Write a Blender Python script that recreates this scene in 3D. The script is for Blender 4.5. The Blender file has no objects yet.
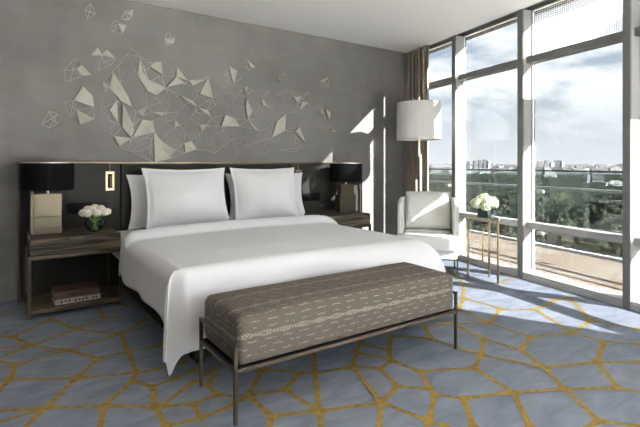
import bpy, math, random
from mathutils import Vector, Matrix, noise as mnoise
sc = bpy.context.scene
COL = sc.collection
PI = math.pi
rnd = random.Random(7)

# ------------------------------------------------------------------ camera
A = math.radians(34.4); FP = 460.0; CXP = 320.0; HYP = 164.0; CH = 1.2
SA, CA = math.sin(A), math.cos(A)
def ray(px, py):
    u = (px-CXP)/FP; v = (HYP-py)/FP
    return (SA+u*CA, CA-u*SA, v)
def floor_pt(px, py, z=0.0):
    r = ray(px, py); t = (z-CH)/r[2]
    return (r[0]*t, r[1]*t)
def wall_pt(px, py, y):
    r = ray(px, py); t = y/r[1]
    return (r[0]*t, CH+r[2]*t)
def proj(x, y, z):
    d = x*SA+y*CA; l = x*CA-y*SA
    if d < 0.05: return (-999, 9999)
    return (CXP+FP*l/d, HYP-FP*(z-CH)/d)
cam = bpy.data.cameras.new('camera'); co = bpy.data.objects.new('camera', cam); COL.objects.link(co)
cam.sensor_width = 36; cam.lens = 36*FP/640; cam.shift_y = (HYP-213.5)/640; cam.clip_start = .05; cam.clip_end = 60000
co.location = (0, 0, CH); co.rotation_euler = (PI/2, 0, -A)
sc.camera = co

# ------------------------------------------------------------------ materials
def mat(name, col=(.5, .5, .5), rough=.6, metal=0.0, spec=.5, var=0.0, vscale=8.0, vstretch=(1, 1, 1), bump=0.0, bscale=60.0, sheen=0.0, detail=4):
    m = bpy.data.materials.new(name); m.use_nodes = True
    nt = m.node_tree; N = nt.nodes; L = nt.links
    b = N['Principled BSDF']
    b.inputs['Base Color'].default_value = (*col, 1); b.inputs['Roughness'].default_value = rough
    b.inputs['Metallic'].default_value = metal; b.inputs['Specular IOR Level'].default_value = spec
    if sheen: b.inputs['Sheen Weight'].default_value = sheen
    if var or bump:
        tc = N.new('ShaderNodeTexCoord'); mp = N.new('ShaderNodeMapping'); mp.inputs['Scale'].default_value = vstretch
        L.new(tc.outputs['Object'], mp.inputs['Vector'])
    if var:
        n = N.new('ShaderNodeTexNoise'); n.inputs['Scale'].default_value = vscale; n.inputs['Detail'].default_value = detail
        L.new(mp.outputs['Vector'], n.inputs['Vector'])
        r = N.new('ShaderNodeValToRGB'); L.new(n.outputs['Fac'], r.inputs['Fac'])
        r.color_ramp.elements[0].position = .3; r.color_ramp.elements[1].position = .7
        r.color_ramp.elements[0].color = (*[max(0, c*(1-var)) for c in col], 1)
        r.color_ramp.elements[1].color = (*[min(1, c*(1+var)) for c in col], 1)
        L.new(r.outputs['Color'], b.inputs['Base Color'])
    if bump:
        n2 = N.new('ShaderNodeTexNoise'); n2.inputs['Scale'].default_value = bscale; n2.inputs['Detail'].default_value = 3
        L.new(mp.outputs['Vector'], n2.inputs['Vector'])
        bp = N.new('ShaderNodeBump'); bp.inputs['Strength'].default_value = bump; bp.inputs['Distance'].default_value = .01
        L.new(n2.outputs['Fac'], bp.inputs['Height']); L.new(bp.outputs['Normal'], b.inputs['Normal'])
    return m
def glassy(name, tint, gloss=.05, frit=False):
    m = bpy.data.materials.new(name); m.use_nodes = True
    nt = m.node_tree; N = nt.nodes; L = nt.links; N.remove(N['Principled BSDF'])
    t = N.new('ShaderNodeBsdfTransparent'); t.inputs['Color'].default_value = (*tint, 1)
    g = N.new('ShaderNodeBsdfGlossy'); g.inputs['Roughness'].default_value = .0
    mx = N.new('ShaderNodeMixShader'); mx.inputs[0].default_value = gloss
    if gloss >= .1:
        lw = N.new('ShaderNodeLayerWeight'); lw.inputs['Blend'].default_value = .10; L.new(lw.outputs['Fresnel'], mx.inputs[0])
    L.new(t.outputs[0], mx.inputs[1]); L.new(g.outputs[0], mx.inputs[2])
    last = mx
    if frit:
        tc = N.new('ShaderNodeTexCoord'); mp = N.new('ShaderNodeMapping'); mp.inputs['Scale'].default_value = (48, 48, 48)
        L.new(tc.outputs['UV'], mp.inputs['Vector'])
        v = N.new('ShaderNodeTexVoronoi'); v.inputs['Randomness'].default_value = 0; v.voronoi_dimensions = '2D'; v.inputs['Scale'].default_value = 1
        L.new(mp.outputs['Vector'], v.inputs['Vector'])
        lt = N.new('ShaderNodeMath'); lt.operation = 'LESS_THAN'; lt.inputs[1].default_value = .27
        L.new(v.outputs['Distance'], lt.inputs[0])
        d = N.new('ShaderNodeBsdfDiffuse'); d.inputs['Color'].default_value = (.42, .42, .43, 1)
        tr = N.new('ShaderNodeBsdfTranslucent'); tr.inputs['Color'].default_value = (.5, .5, .5, 1)
        ad = N.new('ShaderNodeMixShader'); ad.inputs[0].default_value = .5
        L.new(d.outputs[0], ad.inputs[1]); L.new(tr.outputs[0], ad.inputs[2])
        m2 = N.new('ShaderNodeMixShader'); L.new(lt.outputs[0], m2.inputs[0]); L.new(last.outputs[0], m2.inputs[1]); L.new(ad.outputs[0], m2.inputs[2])
        last = m2
    L.new(last.outputs[0], N['Material Output'].inputs['Surface'])
    return m
GT = .305                                          # tint of one face of the solar glazing
M = {}
M['ceil'] = mat('ceiling_paint', (.93, .92, .90), .9)
M['bounce'] = mat('pale_bounce', (.88, .87, .85), .5, var=.05, vscale=2)  # pale surface added out of view to bounce light
M['wallp'] = mat('plain_wall_paint', (.62, .61, .59), .9)
M['wallpl'] = mat('dark_wood_wall', (.22, .20, .18), .7)
M['frame'] = mat('window_aluminium', (.36, .36, .35), .5, .0, .3)
M['railcap'] = mat('light_grey_rail', (.38, .38, .37), .45, .0, .4)
M['frameshade'] = mat('shaded_window_aluminium', (.16, .16, .155), .5, .0, .3)  # darker copy of the frame paint, shade put into the colour
M['curtain'] = mat('curtain_cloth', (.25, .21, .17), .9, var=.2, vscale=6, vstretch=(6, 6, .5), sheen=.2)
M['duvet'] = mat('white_cotton', (.71, .71, .72), .9, bump=.05, bscale=9)
M['pillow'] = mat('white_pillow_cotton', (.77, .77, .78), .9, bump=.08, bscale=10)
M['sheet'] = mat('white_sheet', (.68, .68, .68), .9)
M['bedbase'] = mat('dark_base_cloth', (.010, .009, .008), .9, spec=.1)
M['headboard'] = mat('charcoal_leather', (.030, .029, .027), .6, spec=.12, var=.15, vscale=3)
M['hbtrim'] = mat('dark_bronze', (.10, .08, .055), .4, .8)
M['bronze'] = mat('bronze_metal', (.085, .07, .052), .38, .85, var=.15, vscale=20)
M['brass'] = mat('brushed_brass', (.50, .38, .20), .3, .9)
M['tablebrass'] = mat('antique_brass', (.30, .235, .14), .35, .9)
M['gold'] = mat('champagne_brass', (.095, .080, .055), .36, .7, var=.10, vscale=12, vstretch=(1, 1, 14))
M['golddark'] = mat('dark_brass', (.12, .09, .055), .4, .9)
M['blackshade'] = mat('black_shade_cloth', (.005, .0055, .006), .95, spec=.05)
M['shadelining'] = mat('shade_lining', (.55, .54, .5), .8)
M['whiteshade'] = mat('white_linen_shade', (.72, .71, .68), .9, bump=.1, bscale=250)
M['white_metal'] = mat('pale_brass', (.68, .62, .50), .35, .7)
M['chair'] = mat('ivory_chair_cloth', (.66, .66, .62), .95, sheen=.2, bump=.15, bscale=300)
M['blackplastic'] = mat('black_plate', (.004, .004, .0045), .5, spec=.1)
M['leaf'] = mat('leaf_green', (.07, .14, .03), .6, var=.4, vscale=40)
M['stem'] = mat('stem_green', (.16, .30, .06), .6)
M['rose'] = mat('cream_rose_petal', (.80, .72, .60), .8, var=.12, vscale=60)
M['hydrangea'] = mat('white_hydrangea_petal', (.66, .70, .50), .8, var=.22, vscale=22)
M['darkvase'] = mat('dark_green_glass', (.012, .022, .018), .08)
M['clear'] = glassy('clear_glass', (.96, .97, .96), .10)
M['water'] = glassy('water', (.90, .93, .90), .03)
M['pane'] = glassy('tinted_glazing', (GT*.985, GT*1.0, GT*1.005), .035)
M['frit'] = glassy('fritted_glazing', (GT*.985, GT, GT*1.005), .035, True)
M['rail_glass'] = glassy('balustrade_glass', (.86, .92, .91), .06)
M['railmetal'] = mat('balustrade_metal', (.07, .08, .08), .5, .3)
M['handrail'] = mat('pale_handrail', (.30, .34, .34), .45)
M['kerb'] = mat('pale_kerb', (.6, .59, .57), .8)
M['facade'] = mat('exterior_concrete', (.35, .35, .34), .9)
M['booktop'] = mat('brown_book_cover', (.085, .045, .027), .6, var=.3, vscale=12)
M['bookpages'] = mat('book_pages', (.5, .47, .42), .9, var=.2, vscale=60, vstretch=(.2, .2, 8))
M['bookpale'] = mat('pale_book_cover', (.36, .33, .31), .6, var=.3, vscale=25)
M['ink'] = mat('dark_ink', (.025, .018, .014), .7)
M['facet'] = mat('pale_gesso_relief', (.42, .41, .35), .6, var=.10, vscale=9)
M['wire'] = mat('silver_wire', (.50, .49, .45), .6, .0)
M['trunk'] = mat('bark', (.05, .04, .03), .9)
M['city'] = mat('city_render_white', (.29, .285, .285), .9, var=.25, vscale=.09)
M['citygrey'] = mat('city_render_grey', (.16, .165, .18), .9, var=.2, vscale=.09)
M['cityroof'] = mat('city_roof', (.17, .13, .12), .9)
M['citywin'] = mat('city_windows', (.09, .10, .12), .6)

def tree_mat():
    m = mat('tree_leaves', (.020, .031, .016), .9)
    nt = m.node_tree; N = nt.nodes; L = nt.links; b = N['Principled BSDF']
    g = N.new('ShaderNodeNewGeometry'); n = N.new('ShaderNodeTexNoise'); n.inputs['Scale'].default_value = .55; n.inputs['Detail'].default_value = 6
    L.new(g.outputs['Position'], n.inputs['Vector'])
    r = N.new('ShaderNodeValToRGB'); L.new(n.outputs['Fac'], r.inputs['Fac'])
    r.color_ramp.elements[0].position = .44; r.color_ramp.elements[0].color = (.005, .008, .006, 1)
    r.color_ramp.elements[1].position = .60; r.color_ramp.elements[1].color = (.046, .054, .036, 1)  # light leaf tone greyed to paint in distance haze
    n2 = N.new('ShaderNodeTexNoise'); n2.inputs['Scale'].default_value = .02; L.new(g.outputs['Position'], n2.inputs['Vector'])
    mx = N.new('ShaderNodeMixRGB'); mx.blend_type = 'MULTIPLY'; mx.inputs[0].default_value = .6
    r2 = N.new('ShaderNodeValToRGB'); L.new(n2.outputs['Fac'], r2.inputs['Fac'])
    r2.color_ramp.elements[0].position = .35; r2.color_ramp.elements[0].color = (.55, .75, .8, 1)
    r2.color_ramp.elements[1].position = .65; r2.color_ramp.elements[1].color = (1.3, 1.1, .9, 1)
    L.new(r.outputs['Color'], mx.inputs[1]); L.new(r2.outputs['Color'], mx.inputs[2]); L.new(mx.outputs[0], b.inputs['Base Color'])
    b.inputs['Specular IOR Level'].default_value = .1
    return m
M['tree'] = tree_mat()

def wall_mat():
    m = mat('stone_wallcovering', (.19, .185, .175), .75)
    nt = m.node_tree; N = nt.nodes; L = nt.links; b = N['Principled BSDF']
    tc = N.new('ShaderNodeTexCoord')
    def nz(scale, st, det=3):
        mp = N.new('ShaderNodeMapping'); mp.inputs['Scale'].default_value = st; L.new(tc.outputs['Object'], mp.inputs['Vector'])
        n = N.new('ShaderNodeTexNoise'); n.inputs['Scale'].default_value = scale; n.inputs['Detail'].default_value = det
        L.new(mp.outputs[0], n.inputs['Vector']); return n.outputs['Fac']
    def add(a, b_, wa, wb):
        p = N.new('ShaderNodeMath'); p.operation = 'MULTIPLY'; L.new(a, p.inputs[0]); p.inputs[1].default_value = wa
        q = N.new('ShaderNodeMath'); q.operation = 'MULTIPLY_ADD'; L.new(b_, q.inputs[0]); q.inputs[1].default_value = wb; L.new(p.outputs[0], q.inputs[2])
        return q.outputs[0]
    a = add(nz(1.6, (1, 1, 1)), nz(5, (1, 1, .35)), .45, .3)
    a = add(a, nz(7, (.35, 1, 1.2)), 1, .25)
    r = N.new('ShaderNodeValToRGB'); L.new(a, r.inputs['Fac'])
    r.color_ramp.elements[0].position = .36; r.color_ramp.elements[0].color = (.122, .119, .112, 1)
    r.color_ramp.elements[1].position = .64; r.color_ramp.elements[1].color = (.190, .186, .178, 1)
    L.new(r.outputs['Color'], b.inputs['Base Color'])
    return m
M['wall'] = wall_mat()

def carpet_mat(name, c0, c1, s1, st):
    m = mat(name, c0, .95, spec=.1)
    nt = m.node_tree; N = nt.nodes; L = nt.links; b = N['Principled BSDF']
    tc = N.new('ShaderNodeTexCoord'); mp = N.new('ShaderNodeMapping'); mp.inputs['Scale'].default_value = st; mp.inputs['Rotation'].default_value = (0, 0, .5)
    L.new(tc.outputs['Object'], mp.inputs['Vector'])
    n = N.new('ShaderNodeTexNoise'); n.inputs['Scale'].default_value = s1; n.inputs['Detail'].default_value = 7; n.inputs['Roughness'].default_value = .62
    n.inputs['Distortion'].default_value = .6
    L.new(mp.outputs[0], n.inputs['Vector'])
    r = N.new('ShaderNodeValToRGB'); L.new(n.outputs['Fac'], r.inputs['Fac'])
    r.color_ramp.elements[0].position = .34; r.color_ramp.elements[0].color = (*c0, 1)
    r.color_ramp.elements[1].position = .66; r.color_ramp.elements[1].color = (*c1, 1)
    L.new(r.outputs['Color'], b.inputs['Base Color'])
    n2 = N.new('ShaderNodeTexNoise'); n2.inputs['Scale'].default_value = 220; L.new(tc.outputs['Object'], n2.inputs['Vector'])
    bp = N.new('ShaderNodeBump'); bp.inputs['Strength'].default_value = .35; bp.inputs['Distance'].default_value = .004
    L.new(n2.outputs['Fac'], bp.inputs['Height']); L.new(bp.outputs['Normal'], b.inputs['Normal'])
    return m
M['carpet'] = carpet_mat('blue_grey_carpet', (.124, .145, .184), (.192, .216, .262), 4.0, (1, 2.2, 1))
M['carpetgold'] = carpet_mat('mustard_carpet', (.150, .100, .022), (.270, .185, .046), 28, (1, 1, 1))

def wood_mat():
    m = mat('zebrano_wood', (.1, .08, .06), .6, spec=.15)
    nt = m.node_tree; N = nt.nodes; L = nt.links; b = N['Principled BSDF']
    tc = N.new('ShaderNodeTexCoord'); mp = N.new('ShaderNodeMapping'); mp.inputs['Scale'].default_value = (1.2, 20, 34)
    L.new(tc.outputs['Object'], mp.inputs['Vector'])
    n = N.new('ShaderNodeTexNoise'); n.inputs['Scale'].default_value = 2.2; n.inputs['Detail'].default_value = 5; n.inputs['Distortion'].default_value = .4
    L.new(mp.outputs[0], n.inputs['Vector'])
    r = N.new('ShaderNodeValToRGB'); L.new(n.outputs['Fac'], r.inputs['Fac'])
    r.color_ramp.elements[0].position = .42; r.color_ramp.elements[0].color = (.012, .013, .009, 1)
    r.color_ramp.elements[1].position = .62; r.color_ramp.elements[1].color = (.15, .118, .083, 1)
    L.new(r.outputs['Color'], b.inputs['Base Color'])
    return m
M['wood'] = wood_mat()

def bench_mat():
    m = mat('woven_bench_cloth', (.1, .09, .08), .9, spec=.2)
    nt = m.node_tree; N = nt.nodes; L = nt.links; b = N['Principled BSDF']
    tc = N.new('ShaderNodeTexCoord'); sx = N.new('ShaderNodeSeparateXYZ'); L.new(tc.outputs['UV'], sx.inputs[0])
    def ma(op, a, b_=None, c=None):
        n = N.new('ShaderNodeMath'); n.operation = op
        for i, x in enumerate((a, b_, c)):
            if x is None: continue
            if isinstance(x, (int, float)): n.inputs[i].default_value = x
            else: L.new(x, n.inputs[i])
        return n.outputs[0]
    U, V = sx.outputs[0], sx.outputs[1]
    vr = ma('DIVIDE', V, .031); row = ma('FLOOR', vr); fr = ma('SUBTRACT', ma('FRACT', vr), .5)
    def noi(vx, vy, scale=1, det=1):
        cb = N.new('ShaderNodeCombineXYZ'); L.new(vx, cb.inputs[0]); L.new(vy, cb.inputs[1])
        n = N.new('ShaderNodeTexNoise'); n.inputs['Scale'].default_value = scale; n.inputs['Detail'].default_value = det; L.new(cb.outputs[0], n.inputs['Vector'])
        return n.outputs['Fac']
    rr = ma('MULTIPLY', row, 7.31)
    sq = ma('SUBTRACT', noi(ma('MULTIPLY', U, 75), rr), .5)
    line = ma('LESS_THAN', ma('ABSOLUTE', ma('ADD', fr, ma('MULTIPLY', sq, .7))), .05)
    seg = ma('FRACT', ma('ADD', ma('MULTIPLY', U, 10.5), ma('MULTIPLY', noi(rr, rr, 3.7), 9)))
    dash = ma('LESS_THAN', seg, .58)
    brk = ma('GREATER_THAN', noi(ma('MULTIPLY', U, 60), rr), .42)
    dashes = ma('MULTIPLY', ma('MULTIPLY', line, dash), brk)
    md = ma('MODULO', ma('ADD', row, 60), 6)
    isband = ma('LESS_THAN', ma('ABSOLUTE', ma('SUBTRACT', md, 0.0)), .5)
    chev = ma('LESS_THAN', ma('FRACT', ma('ADD', ma('MULTIPLY', U, 60), ma('MULTIPLY', ma('ABSOLUTE', fr), 2.2))), .5)
    edge = ma('LESS_THAN', ma('ABSOLUTE', fr), ma('ADD', .34, ma('MULTIPLY', ma('SINE', ma('MULTIPLY', U, 60)), .12)))
    band = ma('MULTIPLY', ma('MULTIPLY', chev, edge), ma('GREATER_THAN', noi(ma('MULTIPLY', U, 90), ma('MULTIPLY', V, 90)), .4))
    tot = ma('ADD', ma('MULTIPLY', band, isband), ma('MULTIPLY', dashes, ma('SUBTRACT', 1.0, isband)))
    mx = N.new('ShaderNodeMixRGB'); L.new(ma('MULTIPLY', tot, .62), mx.inputs[0])
    mx.inputs[1].default_value = (.088, .076, .061, 1); mx.inputs[2].default_value = (.42, .39, .33, 1)
    L.new(mx.outputs[0], b.inputs['Base Color'])
    return m
M['benchcloth'] = bench_mat()

def deck_mat():
    m = mat('terracotta_deck_tile', (.2, .15, .12), .8)
    nt = m.node_tree; N = nt.nodes; L = nt.links; b = N['Principled BSDF']
    tc = N.new('ShaderNodeTexCoord'); mp = N.new('ShaderNodeMapping'); mp.inputs['Rotation'].default_value = (0, 0, -math.radians(11.6)); L.new(tc.outputs['Object'], mp.inputs['Vector'])
    br = N.new('ShaderNodeTexBrick'); br.inputs['Scale'].default_value = 1; br.inputs['Brick Width'].default_value = .45; br.inputs['Row Height'].default_value = .3; br.inputs['Mortar Size'].default_value = .006
    br.offset = .5
    br.inputs['Color1'].default_value = (.275, .185, .138, 1); br.inputs['Color2'].default_value = (.33, .255, .21, 1); br.inputs['Mortar'].default_value = (.19, .14, .115, 1)
    L.new(mp.outputs[0], br.inputs['Vector']); L.new(br.outputs['Color'], b.inputs['Base Color'])
    return m
M['deck'] = deck_mat()

def ground_mat():
    m = mat('far_ground', (.04, .045, .04), .95)
    nt = m.node_tree; N = nt.nodes; L = nt.links; b = N['Principled BSDF']
    g = N.new('ShaderNodeNewGeometry')
    n = N.new('ShaderNodeTexNoise'); n.inputs['Scale'].default_value = .012; n.inputs['Detail'].default_value = 8; n.inputs['Roughness'].default_value = .7; L.new(g.outputs['Position'], n.inputs['Vector'])
    r = N.new('ShaderNodeValToRGB'); L.new(n.outputs['Fac'], r.inputs['Fac'])
    r.color_ramp.elements[0].position = .47; r.color_ramp.elements[0].color = (.035, .045, .038, 1)
    r.color_ramp.elements[1].position = .6; r.color_ramp.elements[1].color = (.17, .17, .17, 1)
    L.new(r.outputs['Color'], b.inputs['Base Color'])
    return m
M['ground'] = ground_mat()

# ------------------------------------------------------------------ mesh helpers
class MB:
    def __init__(s): s.v = []; s.f = []; s.mi = []; s.uv = {}
    def add(s, verts, faces, mi=0):
        o = len(s.v); s.v += [tuple(p) for p in verts]
        for f in faces: s.f.append(tuple(i+o for i in f)); s.mi.append(mi)
        return s
    def box(s, a, b, mi=0):
        x0, y0, z0 = a; x1, y1, z1 = b
        return s.hexa([(x0, y0), (x1, y0), (x1, y1), (x0, y1)], z0, z1, mi)
    def hexa(s, q, z0, z1, mi=0):
        n = len(q); v = [(x, y, z0) for x, y in q]+[(x, y, z1) for x, y in q]
        f = [tuple(range(n-1, -1, -1)), tuple(range(n, 2*n))]+[(i, (i+1) % n, n+(i+1) % n, n+i) for i in range(n)]
        return s.add(v, f, mi)
    def tube(s, pts, r, n=8, mi=0, square=False):
        pts = [Vector(p) for p in pts]; rs = r if isinstance(r, (list, tuple)) else [r]*len(pts)
        if square: n = 4
        V = []; up = Vector((0, 0, 1))
        d0 = (pts[1]-pts[0]).normalized()
        if abs(d0.z) > .9: up = Vector((1, 0, 0))
        for i, p in enumerate(pts):
            d = (pts[min(i+1, len(pts)-1)]-pts[max(i-1, 0)]).normalized()
            a = d.cross(up)
            if a.length < 1e-4: a = d.cross(Vector((0, 1, 0)))
            a.normalize(); b = a.cross(d)
            for k in range(n):
                t = 2*PI*(k+(.5 if square else 0))/n; rr = rs[i]*(math.sqrt(2) if square else 1)
                V.append(p+a*math.cos(t)*rr+b*math.sin(t)*rr)
        F = []
        for i in range(len(pts)-1):
            for k in range(n):
                F.append((i*n+k, i*n+(k+1) % n, (i+1)*n+(k+1) % n, (i+1)*n+k))
        F.append(tuple(range(n-1, -1, -1))); m = (len(pts)-1)*n; F.append(tuple(m+k for k in range(n)))
        return s.add(V, F, mi)
    def lathe(s, prof, c=(0, 0, 0), n=40, mi=0, closed=False):
        V = []; F = []
        for r, z in prof:
            for k in range(n):
                t = 2*PI*k/n; V.append((c[0]+r*math.cos(t), c[1]+r*math.sin(t), c[2]+z))
        m = len(prof); rng = m if closed else m-1
        for i in range(rng):
            j = (i+1) % m
            for k in range(n): F.append((i*n+k, i*n+(k+1) % n, j*n+(k+1) % n, j*n+k))
        if not closed:
            if prof[0][0] > 1e-6: F.append(tuple(range(n-1, -1, -1)))
            if prof[-1][0] > 1e-6: F.append(tuple((m-1)*n+k for k in range(n)))
        return s.add(V, F, mi)
    def grid(s, fn, nu, nv, mi=0, closeu=False):
        V = [fn(i/nu, j/nv) for j in range(nv+1) for i in range(nu+1)]
        F = [(j*(nu+1)+i, j*(nu+1)+i+1, (j+1)*(nu+1)+i+1, (j+1)*(nu+1)+i) for j in range(nv) for i in range(nu)]
        return s.add(V, F, mi)
    def build(s, name, mats, parent=None, smooth=False, bevel=0, seg=2, sub=0, solid=0, loc=None, uvfn=None, merge=False):
        me = bpy.data.meshes.new(name); me.from_pydata(s.v, [], s.f)
        mats = mats if isinstance(mats, (list, tuple)) else [mats]
        for m in mats: me.materials.append(m)
        for p, i in zip(me.polygons, s.mi): p.material_index = i; p.use_smooth = smooth
        if uvfn:
            ul = me.uv_layers.new(name='UVMap')
            for lp in me.loops: ul.data[lp.index].uv = uvfn(lp.vertex_index, s.v[lp.vertex_index])
        me.update()
        o = bpy.data.objects.new(name, me); COL.objects.link(o)
        if merge: w = o.modifiers.new('weld', 'WELD'); w.merge_threshold = .0005
        if bevel: b = o.modifiers.new('bevel', 'BEVEL'); b.width = bevel; b.segments = seg; b.limit_method = 'ANGLE'
        if solid: k = o.modifiers.new('solid', 'SOLIDIFY'); k.thickness = solid; k.offset = -1
        if sub: k = o.modifiers.new('sub', 'SUBSURF'); k.levels = sub; k.render_levels = sub
        if parent: o.parent = parent
        if loc: o.location = loc
        return o
def tag(o, label, cat, group=None):
    o['label'] = label; o['category'] = cat
    if group: o['group'] = group
    return o
def thing(name, label, cat, loc=(0, 0, 0), rz=0, group=None):
    o = bpy.data.objects.new(name, None); COL.objects.link(o); o.location = loc; o.rotation_euler = (0, 0, rz); o.empty_display_size = .1
    return tag(o, label, cat, group)
def structure(o): o['kind'] = 'structure'; return o
def dup(root, loc, rz=None, label=None):
    r = root.copy(); COL.objects.link(r); r.location = loc
    if rz is not None: r.rotation_euler = (0, 0, rz)
    if label: r['label'] = label
    for ch in list(root.children):
        c = ch.copy(); COL.objects.link(c); c.parent = r
        for g in list(ch.children):
            d = g.copy(); COL.objects.link(d); d.parent = c
    return r
def rrect(w, h, r, n=5):
    P = []
    for cx, cy, a0 in ((w/2-r, h/2-r, 0), (-w/2+r, h/2-r, 90), (-w/2+r, -h/2+r, 180), (w/2-r, -h/2+r, 270)):
        for k in range(n+1):
            a = math.radians(a0+90*k/n); P.append((cx+r*math.cos(a), cy+r*math.sin(a)))
    return P

# ------------------------------------------------------------------ room shell
YW = 4.86; HC = 2.83; XL = -2.2; YB = -3.6
OX, OY = 4.908, 4.86; WA = math.radians(11.6); WS, WC = math.sin(WA), math.cos(WA)
def W(s, o): return (OX-WS*s+WC*o, OY-WC*s-WS*o)
def wbox(mb, s0, s1, o0, o1, z0, z1, mi=0): return mb.hexa([W(s0, o0), W(s0, o1), W(s1, o1), W(s1, o0)][::-1], z0, z1, mi)
SEND = (OY-YB)/WC
BX = 1.6; ZL = 1.9  # start and lintel height of unseen openings added to let in fill light
room = [(XL, YW), (XL, YB), W(SEND, 0), (OX, OY)]

# floor: carpet with the gold net of lines
G = []
def px_edges():
    E = '''489.3,323.2 499.7,309.5 535.4,309.5 554.7,300.6 569,297.5 591,320.6 572.5,333.3 535.4,309.5
489.3,323.2 530.9,337.1 572.5,333.3 604.3,341.6 640,345 670,349
604.3,341.6 596.3,362.4 544.3,367.8 521.1,349.9 530.9,337.1
521.1,349.9 483.4,338.6 481.9,355 474.5,368.4 513.1,392.7 564.5,389.2 544.3,367.8 481.9,355
564.5,389.2 618.6,388.3 596.3,362.4 640,362.4 690,362
564.5,389.2 599.3,421.2 650,427
599.3,421.2 580,432
513.1,392.7 530.9,428 540,446
618.6,388.3 650,394 690,402
591,320.6 640,329.5 690,338
443,265.6 463.4,283.7 463.4,298.4 502.5,308.7
463.4,283.7 499.4,282.8 518,275.5
463.4,298.4 458.8,309.4 489.3,323.2
440,322 457,323.8 489.3,323.2
424.4,326.2 457,323.8
460,328 483.4,338.6
391.6,336.3 431.8,338.7 481.9,355
424.4,326.2 431.8,338.7
388.7,350.5 391.6,361 379.7,368.4 397.6,386.3 430.3,389.2 434.8,394.6 463,398.2 513.1,392.7
391.6,361 419.9,371.4 474.5,368.4
419.9,371.4 430.3,389.2
388.7,350.5 391.6,336.3
388.7,350.5 360.4,344
389,358 356,353.5
379.7,368.4 353,367.3 356,350 360.4,344 362,330
353,367.3 381.2,402.6 397.6,386.3
381.2,402.6 428.8,421.4 434.8,394.6
428.8,421.4 424,440
428.8,421.4 445,426 470,440
463,398.2 473.4,427 478,446
381.2,402.6 378,440
381.2,402.6 319,411.5 315.2,373 350.3,367.6
312.7,345 315.2,373 299.7,373 261.3,369
299.7,373 285,390 248.8,396.4 235,403 231,408
285,390 319,411.5 271.4,416.5 248.8,396.4 261.3,371 268,355
271.4,416.5 268,440
319,411.5 322.7,440
121.3,333.8 100,332 75.7,329.3
121.3,333.8 67.1,350.7
121.3,333.8 141,322.5 160,312
121.3,333.8 127.5,351.3 98.6,358.7
127.5,351.3 159,346 200,340
127.5,351.3 136.3,373 75.7,378.7
136.3,373 155,370 185,362
136.3,373 132.6,381.4 103.8,406.4
132.6,381.4 152.6,387 155,407 103.8,406.4 45.7,408.4
152.6,387 172.6,379.5 195,370
155,407 166.4,426.4 172,440
155,407 161,406 191.4,383.9 216,368
161,407 192.7,404 216.5,395 248.8,396.4
192.7,404 201.4,418 166.4,426.4
201.4,418 231.5,406 248.8,396.4
216.5,395 207.7,384 215,376
51.4,319.3 12.9,337 31.4,345.6 75.7,329.3 51.4,319.3
75.7,329.3 104.3,317.9 98,310
104.3,317.9 118,318
12.9,337 -20,336
31.4,345.6 -20,350
31.4,345.6 -20,366
31.4,345.6 67.1,350.7 98.6,358.7 75.7,378.7 10,379.9 15.7,365 67.1,350.7
15.7,365 -20,358
10,379.9 -20,381
10,379.9 -20,410
75.7,378.7 45.7,408.4 -20,412
45.7,408.4 -20,428
45.7,408.4 15,437
103.8,406.4 98,440'''
    out = []
    for ln in E.split('\n'):
        p = [tuple(map(float, t.split(','))) for t in ln.split()]
        q = [floor_pt(*t) for t in p]
        out += list(zip(q, q[1:]))
    return out
edges = px_edges()
def vor_edges():
    r = random.Random(3); S = []
    x = XL
    while x < 5.4:
        y = YB
        while y < 5.2:
            S.append((x+r.uniform(-.17, .17), y+r.uniform(-.17, .17))); y += .46
        x += .46
    out = []
    for i, p in enumerate(S):
        poly = [(p[0]-1, p[1]-1, -1), (p[0]+1, p[1]-1, -1), (p[0]+1, p[1]+1, -1), (p[0]-1, p[1]+1, -1)]
        for j, q in enumerate(S):
            if i == j or abs(q[0]-p[0]) > 1.3 or abs(q[1]-p[1]) > 1.3: continue
            nx, ny = q[0]-p[0], q[1]-p[1]; c = (q[0]**2+q[1]**2-p[0]**2-p[1]**2)/2
            new = []; k = len(poly)
            for a in range(k):
                P, Q = poly[a], poly[(a+1) % k]
                da = P[0]*nx+P[1]*ny-c; db = Q[0]*nx+Q[1]*ny-c
                if da <= 0: new.append(P)
                if da*db < 0:
                    t = da/(da-db); X = (P[0]+(Q[0]-P[0])*t, P[1]+(Q[1]-P[1])*t)
                    new.append((*X, j) if da <= 0 else (*X, P[2]))
            poly = new
        for a in range(len(poly)):
            if poly[a][2] > i: out.append((poly[a][:2], poly[(a+1) % len(poly)][:2]))
    return out
def shown(p):
    if .95 < p[0] < 2.95 and 2.75 < p[1]: return False
    if p[1] > 4.1 : return False
    x, y = proj(p[0], p[1], 0)
    return -8 < x < 660 and y < 440
def inroom(p): return XL < p[0] < OX-WS*((OY-p[1])/WC) and YB < p[1] < YW
for a, b in vor_edges():
    if not shown(a) and not shown(b) and inroom(a) and inroom(b): edges.append((a, b))
fl = MB(); fl.add([(x, y, 0) for x, y in room], [(0, 1, 2, 3)], 0)
HWD = .015
def clipwin(a, b):
    def side(p): return (OX-WS*((OY-p[1])/WC))-p[0]-.01
    da, db = side(a), side(b)
    if da < 0 and db < 0: return None
    if da < 0 or db < 0:
        t = da/(da-db); m = (a[0]+(b[0]-a[0])*t, a[1]+(b[1]-a[1])*t)
        return (m, b) if da < 0 else (a, m)
    return a, b
ze = .0012; seen = set()
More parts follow.
